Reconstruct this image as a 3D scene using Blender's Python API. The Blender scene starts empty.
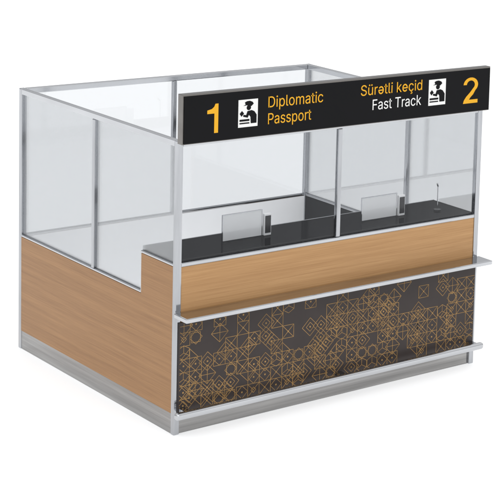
import bpy, bmesh, math, random, os
from mathutils import Vector
random.seed(40)
W,D,H=2.7201,2.403,2.1
S=bpy.context.scene
S.view_settings.view_transform='Standard'; S.view_settings.look='None'; S.view_settings.exposure=0
COL=S.collection

# ---------------- materials ----------------
def newmat(n):
    m=bpy.data.materials.new(n); m.use_nodes=True
    nt=m.node_tree; b=nt.nodes['Principled BSDF']; return m,nt,b
def setc(b,c,r,met=0,spec=.5):
    b.inputs['Base Color'].default_value=(*c,1); b.inputs['Roughness'].default_value=r
    b.inputs['Metallic'].default_value=met; b.inputs['Specular IOR Level'].default_value=spec
def noise_var(nt,b,c,amt,scale,stretch=(1,1,1)):
    tc=nt.nodes.new('ShaderNodeTexCoord'); mp=nt.nodes.new('ShaderNodeMapping'); mp.inputs['Scale'].default_value=stretch
    nz=nt.nodes.new('ShaderNodeTexNoise'); nz.inputs['Scale'].default_value=scale; nz.inputs['Detail'].default_value=6
    nt.links.new(tc.outputs['Object'],mp.inputs[0]); nt.links.new(mp.outputs[0],nz.inputs['Vector'])
    cr=nt.nodes.new('ShaderNodeValToRGB')
    cr.color_ramp.elements[0].position=.3; cr.color_ramp.elements[1].position=.7
    cr.color_ramp.elements[0].color=(*[x*(1-amt) for x in c],1); cr.color_ramp.elements[1].color=(*[min(1,x*(1+amt)) for x in c],1)
    nt.links.new(nz.outputs['Fac'],cr.inputs[0]); nt.links.new(cr.outputs[0],b.inputs['Base Color'])
def metal(n,c,r,stretch,amt=.08,scale=14):
    m,nt,b=newmat(n); setc(b,c,r,1); noise_var(nt,b,c,amt,scale,stretch); return m
M_alu=metal('aluminium',(.44,.45,.47),.10,(1,1,.12),.14)
M_aluh=metal('aluminium_bar',(.53,.54,.56),.10,(.3,.3,1),.07,6)
M_plinth=metal('plinth_steel',(.31,.305,.30),.10,(.12,.12,5),.22,7)
M_sighouse=metal('sign_housing',(.20,.19,.18),.3,(.15,1,1))
def wood(n,c1,c2,stretch):
    m,nt,b=newmat(n); setc(b,c1,.38,0,.3)
    tc=nt.nodes.new('ShaderNodeTexCoord'); mp=nt.nodes.new('ShaderNodeMapping'); mp.inputs['Scale'].default_value=stretch
    nt.links.new(tc.outputs['Object'],mp.inputs[0])
    a=nt.nodes.new('ShaderNodeTexNoise'); a.inputs['Scale'].default_value=1.6; a.inputs['Detail'].default_value=4; a.inputs['Distortion'].default_value=.3
    f=nt.nodes.new('ShaderNodeTexNoise'); f.inputs['Scale'].default_value=9; f.inputs['Detail'].default_value=9; f.inputs['Roughness'].default_value=.68
    nt.links.new(mp.outputs[0],a.inputs['Vector']); nt.links.new(mp.outputs[0],f.inputs['Vector'])
    mx=nt.nodes.new('ShaderNodeMath'); mx.operation='MULTIPLY_ADD'; mx.inputs[1].default_value=.4
    m2=nt.nodes.new('ShaderNodeMath'); m2.operation='MULTIPLY'; m2.inputs[1].default_value=.6
    nt.links.new(f.outputs['Fac'],m2.inputs[0]); nt.links.new(a.outputs['Fac'],mx.inputs[0]); nt.links.new(m2.outputs[0],mx.inputs[2])
    cr=nt.nodes.new('ShaderNodeValToRGB'); cr.color_ramp.elements[0].position=.34; cr.color_ramp.elements[1].position=.66
    cr.color_ramp.elements[0].color=(*c1,1); cr.color_ramp.elements[1].color=(*c2,1)
    nt.links.new(mx.outputs[0],cr.inputs[0]); nt.links.new(cr.outputs[0],b.inputs['Base Color'])
    return m
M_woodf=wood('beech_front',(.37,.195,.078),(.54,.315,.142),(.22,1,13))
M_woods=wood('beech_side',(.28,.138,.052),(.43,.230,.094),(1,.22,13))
def simple(n,c,r,met=0,spec=.5,amt=.05,scale=8):
    m,nt,b=newmat(n); setc(b,c,r,met,spec); noise_var(nt,b,c,amt,scale); return m
def lacquer(n,c,fac,r):
    m=bpy.data.materials.new(n); m.use_nodes=True; nt=m.node_tree; nt.nodes.clear()
    o=nt.nodes.new('ShaderNodeOutputMaterial'); mx=nt.nodes.new('ShaderNodeMixShader'); mx.inputs[0].default_value=fac
    d=nt.nodes.new('ShaderNodeBsdfDiffuse'); d.inputs[0].default_value=(*c,1)
    gl=nt.nodes.new('ShaderNodeBsdfGlossy'); gl.inputs['Roughness'].default_value=r
    nz=nt.nodes.new('ShaderNodeTexNoise'); nz.inputs['Scale'].default_value=3
    mr=nt.nodes.new('ShaderNodeMapRange'); mr.inputs['To Min'].default_value=r*.6; mr.inputs['To Max'].default_value=r*1.5
    nt.links.new(nz.outputs['Fac'],mr.inputs[0]); nt.links.new(mr.outputs[0],gl.inputs['Roughness'])
    nt.links.new(d.outputs[0],mx.inputs[1]); nt.links.new(gl.outputs[0],mx.inputs[2]); nt.links.new(mx.outputs[0],o.inputs[0]); return m
M_black=lacquer('black_gloss',(.004,.004,.006),.085,.012)
M_dark=lacquer('dark_cladding',(.006,.007,.010),.05,.04)
M_signblack=simple('sign_black',(.006,.006,.007),.3,0,.10)
M_yellow=simple('yellow_vinyl',(.80,.41,.025),.5,0,.15,.02)
M_white=simple('white_vinyl',(.85,.85,.83),.5,0,.15,.02)
M_inner=simple('white_cladding',(.92,.925,.935),.4,0,.3,.01)
M_panel=simple('brown_print',(.040,.031,.029),.35,0,.3,.10,5)
M_gold=simple('gold_line',(.34,.20,.07),.4,.0,.3,.25,9)
M_darkpl=simple('dark_plastic',(.02,.02,.024),.2)
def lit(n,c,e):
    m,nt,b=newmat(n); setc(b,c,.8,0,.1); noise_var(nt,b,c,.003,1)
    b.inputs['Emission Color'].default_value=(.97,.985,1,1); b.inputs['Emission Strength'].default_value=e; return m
M_ground=lit('ground_white_glow',(.72,.72,.72),.46)   # white studio floor, glow added to wash out shadows
M_floor=lit('floor_white_glow',(.88,.885,.89),.62)  # booth floor with added glow to brighten the interior, not a lamp
def glass(n,t,g,base=0.0):
    m=bpy.data.materials.new(n); m.use_nodes=True; nt=m.node_tree; nt.nodes.clear()
    o=nt.nodes.new('ShaderNodeOutputMaterial'); mx=nt.nodes.new('ShaderNodeMixShader')
    tr=nt.nodes.new('ShaderNodeBsdfTransparent'); tr.inputs[0].default_value=(*t,1)
    gl=nt.nodes.new('ShaderNodeBsdfGlossy'); gl.inputs['Roughness'].default_value=.01; gl.inputs[0].default_value=(.82,.83,.84,1)
    fr=nt.nodes.new('ShaderNodeFresnel'); fr.inputs[0].default_value=1.45
    mu=nt.nodes.new('ShaderNodeMath'); mu.operation='MULTIPLY_ADD'; mu.inputs[1].default_value=g; mu.inputs[2].default_value=base
    nt.links.new(fr.outputs[0],mu.inputs[0]); nt.links.new(mu.outputs[0],mx.inputs[0])
    nt.links.new(tr.outputs[0],mx.inputs[1]); nt.links.new(gl.outputs[0],mx.inputs[2]); nt.links.new(mx.outputs[0],o.inputs[0]); return m
M_glass=glass('clear_glass',(.932,.936,.940),.6,.04)
M_glassf=glass('front_glass',(.932,.936,.940),.25)
M_glassr=glass('rear_glass',(.878,.885,.893),.5,.03)
# frosted acrylic: part clear, part white scattering
M_plast=bpy.data.materials.new('frosted_acrylic'); M_plast.use_nodes=True; nt=M_plast.node_tree
b=nt.nodes['Principled BSDF']; setc(b,(.93,.94,.95),.2,0,.5); b.inputs['Alpha'].default_value=.72
noise_var(nt,b,(.93,.94,.95),.02,6)

# ---------------- helpers ----------------
def obj(name,bm,mat,parent=None):
    me=bpy.data.meshes.new(name); bm.normal_update(); bm.to_mesh(me); bm.free()
    o=bpy.data.objects.new(name,me); me.materials.append(mat); COL.objects.link(o)
    if parent: o.parent=parent
    return o
def addbox(bm,a,b,bev=0,seg=2):
    t=bmesh.new(); bmesh.ops.create_cube(t,size=1)
    for v in t.verts:
        v.co=Vector([ (a[i]+b[i])/2+v.co[i]*(b[i]-a[i]) for i in range(3)])
    if bev: bmesh.ops.bevel(t,geom=t.edges[:],offset=bev,segments=seg,affect='EDGES',profile=.5)
    me=bpy.data.meshes.new('t'); t.to_mesh(me); t.free(); bm.from_mesh(me); bpy.data.meshes.remove(me)
def box(name,a,b,mat,parent=None,bev=.002):
    bm=bmesh.new(); addbox(bm,a,b,bev); return obj(name,bm,mat,parent)
def prism(name,poly,axis,lo,hi,mat,parent):
    bm=bmesh.new()
    def P(p,t): return (t,p[0],p[1]) if axis==0 else (p[0],t,p[1])
    A=[bm.verts.new(P(p,lo)) for p in poly]; B=[bm.verts.new(P(p,hi)) for p in poly]
    bm.faces.new(A); bm.faces.new(B[::-1]); n=len(poly)
    for i in range(n): bm.faces.new((A[i],B[i],B[(i+1)%n],A[(i+1)%n]))
    bmesh.ops.recalc_face_normals(bm,faces=bm.faces[:]); return obj(name,bm,mat,parent)
def cyl(bm,p,q,r,n=24):
    p,q=Vector(p),Vector(q); d=q-p; z=d.normalized()
    x=z.orthogonal().normalized(); y=z.cross(x)
    A=[];B=[]
    for i in range(n):
        a=2*math.pi*i/n; o=(x*math.cos(a)+y*math.sin(a))*r
        A.append(bm.verts.new(p+o)); B.append(bm.verts.new(q+o))
    bm.faces.new(A[::-1]); bm.faces.new(B)
    for i in range(n): bm.faces.new((A[i],A[(i+1)%n],B[(i+1)%n],B[i]))
def empty(name,loc,label=None,cat=None,parent=None):
    e=bpy.data.objects.new(name,None); e.location=loc; e.empty_display_size=.2; COL.objects.link(e)
    if label: e['label']=label
    if cat: e['category']=cat
    if parent: e.parent=parent
    return e

# ---------------- ground ----------------
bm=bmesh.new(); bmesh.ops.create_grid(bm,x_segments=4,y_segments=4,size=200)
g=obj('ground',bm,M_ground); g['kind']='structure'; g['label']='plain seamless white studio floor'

# ---------------- booth ----------------
booth=empty('passport_control_booth',(0,0,0),'glazed wood and aluminium passport control booth with black overhead sign','booth')
P=.045
ZP,ZS,ZC=.15,.912,1.205
YR=.93
def post(x0,y0,z0,z1,w=P):
    return box('post',(x0,y0,z0),(x0+w,y0+w,z1),M_alu,booth,.006)
post(0,0,0,H); post(0,D-P,0,H); post(W-P,D-P,0,H); post(W-P,0,0,H)
post(W/2-P/2,D-P,ZS,H-P,.036); post(0,D/2-P/2,ZS+.02,H-P,.036); post(W-.036,YR-P/2,ZS+.02,H-P,.036)
post(W/2-.018,.004,ZC+.03,H-P,.036)
def rail(a,b): return box('rail',a,b,M_aluh,booth,.005)
rail((P,.001,H-P),(W-P,P-.001,H-.001)); rail((P,D-P+.001,H-P),(W-P,D-.001,H-.001))
rail((.001,P,H-P),(P-.001,D-P,H-.001)); rail((W-P+.001,P,H-P),(W-.001,D-P,H-.001))
rail((P,.002,ZC),(W-P,.04,ZC+.028))
rail((P,D-.038,ZS),(W-P,D-.004,ZS+.02))
ST=.48
rail((.004,ST+.012,ZS),(.038,D-P,ZS+.02)); rail((W-.038,ST+.012,ZS),(W-.004,D-P,ZS+.02))
rail((.004,P,ZC),(.038,ST+.012,ZC+.02)); rail((W-.038,P,ZC),(W-.004,ST+.012,ZC+.02))
rail((.004,ST,ZS+.001),(.038,ST+.012,ZC-.001)); rail((W-.038,ST,ZS+.001),(W-.004,ST+.012,ZC-.001))
def gpoly(x,ym): 
    return prism('glass_pane',[(P,ZC+.02),(ST+.012,ZC+.02),(ST+.012,ZS+.02),(ym-P/2,ZS+.02),(ym-P/2,H-P),(P,H-P)],0,x-.004,x+.004,M_glass,booth)
gpoly(.02,D/2); gpoly(W-.02,YR)
def gp(a,b,m=M_glass): return box('glass_pane',a,b,m,booth,0)
for x,ym in ((.02,D/2),(W-.02,YR)): gp((x-.004,ym+P/2-.008,ZS+.02),(x+.004,D-P,H-P))
for x0,x1 in ((P,W/2-P/2),(W/2+P/2,W-P)): gp((x0,D-.024,ZS+.02),(x1,D-.016,H-P),M_glassr)
for x0,x1 in ((P,W/2-.018),(W/2+.018,W-P)): gp((x0,.018,ZC+.028),(x1,.026,H-P),M_glassf)
for x0,x1,c0,c1,cm in ((.003,.028,.028,.036,M_inner),(W-.028,W-.003,W-.036,W-.028,M_dark)):
    poly=[(P,ZP),(D-P,ZP),(D-P,ZS),(ST,ZS),(ST,ZC),(P,ZC)]
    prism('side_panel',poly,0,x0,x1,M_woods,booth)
    poly2=[(.5,.02),(D-P,.02),(D-P,ZS-.002),(.5,ZS-.002)]
    prism('inner_cladding',poly2,0,c0,c1,cm,booth)
box('rear_panel',(P,D-.03,ZP),(W-P,D-.003,ZS),M_woodf,booth)
box('inner_cladding',(P,D-.038,.02),(W-P,D-.03,ZS-.002),M_inner,booth,0)
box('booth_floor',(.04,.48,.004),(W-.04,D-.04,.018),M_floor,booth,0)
box('plinth',(P,.02,0),(W-P,.04,ZP),M_plinth,booth)
box('plinth',(.006,P,0),(.026,D-P,ZP),M_plinth,booth)
box('plinth',(P,D-.028,0),(W-P,D-.008,ZP),M_plinth,booth)
box('plinth',(W-.026,P,0),(W-.006,D-P,ZP),M_plinth,booth)
box('front_panel',(P,.008,ZP),(W-P,.034,ZC),M_woodf,booth)
fp=box('patterned_panel',(P-.02,-.012,.160),(W-P+.02,.0,.812),M_panel,booth,.001)
fp['label']='dark brown lower front panel with gold geometric line pattern'
bm=bmesh.new(); YF=-.0128
X0,X1,Z0,Z1=P-.012,W-P+.012,.168,.804
def clip(p,q):
    t0,t1=0,1; dx,dz=q[0]-p[0],q[1]-p[1]
    for a,b in ((-dx,p[0]-X0),(dx,X1-p[0]),(-dz,p[1]-Z0),(dz,Z1-p[1])):
        if abs(a)<1e-9:
            if b<0: return None
        else:
            r=b/a
            if a<0:
                if r>t1: return None
                t0=max(t0,r)
            else:
                if r<t0: return None
                t1=min(t1,r)
    if t1-t0<1e-6: return None
    return (p[0]+t0*dx,p[1]+t0*dz),(p[0]+t1*dx,p[1]+t1*dz)
cnt=[0]
def line(p,q,w=.0036):
    c=clip(p,q)
    if not c: return
    p,q=c; dx,dz=q[0]-p[0],q[1]-p[1]; L=math.hypot(dx,dz)
    if L<1e-4: return
    nx,nz=-dz/L*w/2,dx/L*w/2
    cnt[0]+=1; y=YF-.00002*(cnt[0]%37)
    bm.faces.new([bm.verts.new((p[0]+nx,y,p[1]+nz)),bm.verts.new((p[0]-nx,y,p[1]-nz)),bm.verts.new((q[0]-nx,y,q[1]-nz)),bm.verts.new((q[0]+nx,y,q[1]+nz))])
def ring(cx,cz,r,n,a0):
    v=[(cx+r*math.cos(a0+2*math.pi*i/n),cz+r*math.sin(a0+2*math.pi*i/n)) for i in range(n)]
    for i in range(n): line(v[i],v[(i+1)%n])
    return v
def node(x,z): line((x-.006,z),(x+.006,z),.012)
q4=math.pi/4
def motif(cx,cz,s,k):
    r=s/math.sqrt(2)
    if k==0:
        v=ring(cx,cz,r,4,q4); line(v[0],v[2]); line(v[1],v[3]); node(cx,cz)
    elif k==1:
        ring(cx,cz,r,4,q4); ring(cx,cz,s*.5,4,0); node(cx,cz)
    elif k==2:
        v=ring(cx,cz,s*.72,4,0); line(v[0],v[2]); line(v[1],v[3])
    elif k==3:
        ring(cx,cz,s*.52,4,0); ring(cx,cz,s*.52,4,q4)
    elif k==4:
        v=ring(cx,cz,s*.55,6,math.pi/6)
        for i in (1,3,5): line((cx,cz),v[i])
    elif k==5:
        ring(cx,cz,s*.72,4,0); ring(cx,cz,s*.36,4,0); node(cx,cz)
    elif k==6:
        v=ring(cx,cz,r,4,q4); line(v[0],v[2]); line(v[1],(cx,cz)); ring(cx,cz,s*.22,4,0)
s=.096; nx=int((X1-X0)/s)+2; nz=int((Z1-Z0)/s)+2
def dens(cx,cz):
    u=(cx-X0)/(X1-X0); h=(cz-Z0)/(Z1-Z0)
    bound=.60+.30*u+.16*math.sin(u*13+.4)+.10*math.sin(u*31)
    d=1.0 if h<bound else .42
    if u>.6 and h<.25*(u-.4)*1.6: d*=.7
    return d
for i in range(nx):
    for j in range(nz):
        cx,cz=X0+.03+i*s,Z0+.04+j*s
        if random.random()<dens(cx,cz)*.86: motif(cx,cz,s,random.choice([0,0,1,1,1,2,3,4,5,6]))
        cx+=s/2; cz+=s/2
        if random.random()<dens(cx,cz)*.20: motif(cx,cz,s,random.choice([2,5,5]))
obj('gold_pattern',bm,M_gold,fp)
box('front_shelf',(-.012,-.17,.853),(W+.015,-.0005,.886),M_aluh,booth,.006)
fr=empty('foot_rail',(0,0,0),parent=booth)
bm=bmesh.new(); addbox(bm,(-.055,-.135,.152),(W-.005,-.085,.206),.022,5); obj('bar',bm,M_aluh,fr)
for x in (.03,W/2,W-.09):
    box('bracket',(x,-.086,.166),(x+.05,-.0125,.197),M_alu,fr,.002)
box('countertop',(.04,.042,ZC-.005),(W-.04,.52,ZC+.04),M_black,booth,.004)
box('countertop_trim',(.04,.5205,ZC-.004),(W-.04,.530,ZC+.042),M_aluh,booth,.002)
box('counter_cabinet',(.04,.04,.02),(W-.04,.47,ZC-.006),M_inner,booth)

# ---------------- sign ----------------
sign=empty('sign_board',(0,0,0),parent=booth); sign['label']='long black airport lane sign with yellow and white lettering'
SB,SX=2.082,2.43; SY=-.07
box('sign_housing',(0-.005,SY+.006,SB),(W+.005,-.002,SX),M_sighouse,sign,.003)
for x in (.3,W/2,W-.34): box('sign_bracket',(x,-.001,H),(x+.04,.03,H+.16),M_alu,sign,.002)
box('sign_face',(.004,SY,SB+.006),(W-.002,SY+.0055,SX-.012),M_signblack,sign,.0005)
font=None
try:
    fd=bpy.utils.system_resource('DATAFILES',path='fonts')
    font=bpy.data.fonts.load(os.path.join(fd,'Inter.woff2'))
except Exception as e: print('FONT FAIL',e)
def text_mesh(body,size=1):
    c=bpy.data.curves.new('t','FONT'); c.body=body; c.size=size; c.resolution_u=8
    if font: c.font=font
    o=bpy.data.objects.new('t',c); COL.objects.link(o)
    bpy.context.view_layer.update()
    me=bpy.data.meshes.new_from_object(o); bpy.data.objects.remove(o); return me
def bb(vs):
    return min(v.co.x for v in vs),max(v.co.x for v in vs),min(v.co.y for v in vs),max(v.co.y for v in vs)
CAP=bb(text_mesh('H').vertices)[3]
OB=bb(text_mesh('o').vertices); OW,OH=OB[1]-OB[0],OB[3]-OB[2]
def glyph_e(bm,x0,x1,y0,y1,turned):
    cx,cy,rx,ry=(x0+x1)/2,(y0+y1)/2,(x1-x0)/2,(y1-y0)/2; t=.066; sg=-1 if turned else 1
    def q(a,k): 
        a=math.radians(a); return (cx+sg*(rx-k)*math.cos(a),cy+sg*(ry-k)*math.sin(a),0)
    A=[0+i*(325/28) for i in range(29)]
    for i in range(28):
        bm.faces.new([bm.verts.new(p) for p in (q(A[i],0),q(A[i+1],0),q(A[i+1],t),q(A[i],t))])
    h=t*.46
    pts_=[(-rx+t*.9,-h),(rx,-h),(rx,h*.9),(-rx+t*.9,h*.9)]
    bm.faces.new([bm.verts.new((cx+sg*a,cy+sg*b,.0008)) for a,b in pts_])
def text(name,body,x0,x1,zb,cap,mat,repl=''):
    me=text_mesh(body,1); a,b,_,_=bb(me.vertices)
    bm=bmesh.new(); bm.from_mesh(me)
    if repl:
        bmesh.ops.remove_doubles(bm,verts=bm.verts[:],dist=1e-5)
        seen=set(); isl=[]
        for v in bm.verts:
            if v in seen: continue
            st=[v]; seen.add(v); comp=[]
            while st:
                u=st.pop(); comp.append(u)
                for e in u.link_edges:
                    w_=e.other_vert(u)
                    if w_ not in seen: seen.add(w_); st.append(w_)
            isl.append(comp)
        os_=[(bb(c),c) for c in isl]
        os_=[(q,c) for q,c in os_ if abs(q[1]-q[0]-OW)<.02 and abs(q[3]-q[2]-OH)<.02 and abs(q[2]-OB[2])<.02]
        os_.sort(key=lambda t:t[0][0])
        for (q,c),r in zip(os_,repl):
            bmesh.ops.delete(bm,geom=c,context='VERTS'); glyph_e(bm,*q,r=='ə')
    for v in bm.verts:
        x,z,d=v.co.x,v.co.y,v.co.z; v.co=(x0+(x-a)/(b-a)*(x1-x0), SY-.0015-d, zb+z/CAP*cap)
    return obj(name,bm,mat,sign)
def flat(bm,pts_,y):
    f=bm.faces.new([bm.verts.new((x,y,z)) for x,z in pts_]); f.normal_update()
    if f.normal.y>0: f.normal_flip()
    bmesh.ops.triangulate(bm,faces=[f])
def N(x0,z0,w,h,pl): return [(x0+a*w,z0+b*h) for a,b in pl]
bm=bmesh.new(); flat(bm,N(.178,2.145,.092,.205,[(.66,0),(1,0),(1,1),(.74,1),(.64,.90),(.44,.83),(.05,.79),(.05,.67),(.66,.67)]),SY-.0015)
obj('lane_number',bm,M_yellow,sign)
o2=[];i2=[]
for k in range(0,15):
    a=math.radians(178-k*16.2); o2.append((.5+.5*math.cos(a),.715+.285*math.sin(a))); i2.append((.5+.275*math.cos(a),.715+.170*math.sin(a)))
o2+=[(.68,.34),(.50,.23),(.40,.140)]; i2+=[(.46,.42),(.20,.26),(.05,.12)]
bm=bmesh.new(); M2=lambda p:(2.452+p[0]*.146,SY-.0015,2.155+p[1]*.203)
for k in range(len(o2)-1):
    bm.faces.new([bm.verts.new(M2(p)) for p in (i2[k],o2[k],o2[k+1],i2[k+1])])
bm.faces.new([bm.verts.new(M2(p)) for p in ((0,0),(1,0),(1,.140),(.40,.140),(.05,.12))])
bmesh.ops.remove_doubles(bm,verts=bm.verts[:],dist=1e-5)
obj('lane_number',bm,M_yellow,sign)
text('lettering','Diplomatic',.675,1.14,2.285,.078,M_yellow)
text('lettering','Passport',.675,1.04,2.165,.078,M_yellow)
text('lettering','Sürotli koçid',1.475,2.045,2.30,.078,M_yellow,'əe')
text('lettering','Fast Track',1.585,2.04,2.185,.078,M_white)
def picto(x0,z0,w,h):
    p=empty('pictogram',(0,0,0),parent=sign)
    box('pictogram_plate',(x0,SY-.002,z0),(x0+w,SY-.0002,z0+h),M_white,p,0)
    bm=bmesh.new(); n=[0]
    def poly(pts):
        n[0]+=1; flat(bm,N(x0,z0,w,h,pts),SY-.0030-.0001*n[0])
    def disc(cx,cz,r): poly([(cx+r*math.cos(t*math.pi/12),cz+r*w/h*math.sin(t*math.pi/12)) for t in range(24)])
    disc(.53,.70,.115)                                                            # head, leaning over
    poly([(.37,.80),(.66,.745),(.78,.83),(.72,.90),(.58,.945),(.44,.94),(.32,.90)])    # domed cap
    poly([(.24,.775),(.40,.83),(.40,.785)])                                         # peak
    poly([(.46,.575),(.68,.60),(.82,.55),(.94,.42),(.94,.12),(.64,.12),(.62,.36),(.52,.45)])
    poly([(.46,.575),(.56,.47),(.48,.335),(.24,.385),(.26,.455),(.40,.435)])
    poly([(.06,.50),(.18,.60),(.29,.50),(.16,.39)])
    poly([(.06,.285),(.57,.285),(.57,.215),(.06,.215)])
    poly([(.06,.165),(.57,.165),(.57,.12),(.06,.12)])
    obj('pictogram_figure',bm,M_signblack,p)
picto(.43,2.163,.158,.195); picto(2.11,2.17,.165,.20)

# ---------------- counter equipment ----------------
ZT=ZC+.04
def desk_set(x,y,h):
    e=empty('document_scanner',(x,y,ZT),'pale desktop document scanner with upright frosted screen on black counter','document scanner')
    box('screen_shield',(.006,0,.006),(.334,.008,h-.006),M_plast,e,.001)
    bm=bmesh.new(); addbox(bm,(0,-.001,0),(.340,.009,.0055),0); addbox(bm,(0,-.001,h-.0055),(.340,.009,h),0)
    addbox(bm,(0,-.001,.0056),(.0055,.009,h-.0056),0); addbox(bm,(.3345,-.001,.0056),(.340,.009,h-.0056),0)
    obj('screen_frame',bm,M_aluh,e)
    bm=bmesh.new(); addbox(bm,(.350,-.01,.0),(.412,.02,.165),.005); obj('scanner_body',bm,M_inner,e)
    bm=bmesh.new(); addbox(bm,(.357,-.0135,.02),(.405,-.0105,.150),.001); obj('scanner_window',bm,M_darkpl,e)
    e['group']='document scanners on the counter'
desk_set(.55,.3,.20); desk_set(1.75,.25,.185)
e=empty('microphone',(2.47,.22,ZT),'thin dark gooseneck microphone standing on black counter','microphone')
bm=bmesh.new(); cyl(bm,(0,0,0),(0,0,.012),.03); obj('base',bm,M_darkpl,e)
bm=bmesh.new(); cyl(bm,(0,0,.012),(0,0,.2),.004,12); cyl(bm,(0,0,.2),(-.02,-.015,.225),.007,12); obj('stem',bm,M_alu,e)

# ---------------- light & camera ----------------
w=bpy.data.worlds.new('World'); S.world=w; w.use_nodes=True; nt=w.node_tree; bg=nt.nodes['Background']
tc=nt.nodes.new('ShaderNodeTexCoord'); sp=nt.nodes.new('ShaderNodeSeparateXYZ'); nt.links.new(tc.outputs['Generated'],sp.inputs[0])
cr=nt.nodes.new('ShaderNodeValToRGB'); cr.color_ramp.elements[0].position=.05; cr.color_ramp.elements[0].color=(.40,.41,.43,1)
cr.color_ramp.elements[1].position=.6; cr.color_ramp.elements[1].color=(1,1,1,1)
nt.links.new(sp.outputs['Z'],cr.inputs[0]); nt.links.new(cr.outputs[0],bg.inputs[0]); bg.inputs[1].default_value=1.0
def sun(rx,rz,st,ang):
    l=bpy.data.lights.new('sun','SUN'); l.energy=st; l.angle=math.radians(ang); o=bpy.data.objects.new('sun_lamp',l)
    o.rotation_euler=(math.radians(rx),0,math.radians(rz)); COL.objects.link(o)
sun(42,-8,.8,45)
cam=bpy.data.cameras.new('Camera'); co=bpy.data.objects.new('Camera',cam); COL.objects.link(co); S.camera=co
co.location=(-6.0816,-10.3449,4.5527); co.rotation_euler=(1.4353,-.0463,-.7546)
cam.sensor_width=36; cam.lens=36*3.4867; cam.shift_x=-.6656; cam.shift_y=-.4299; cam.clip_end=1000
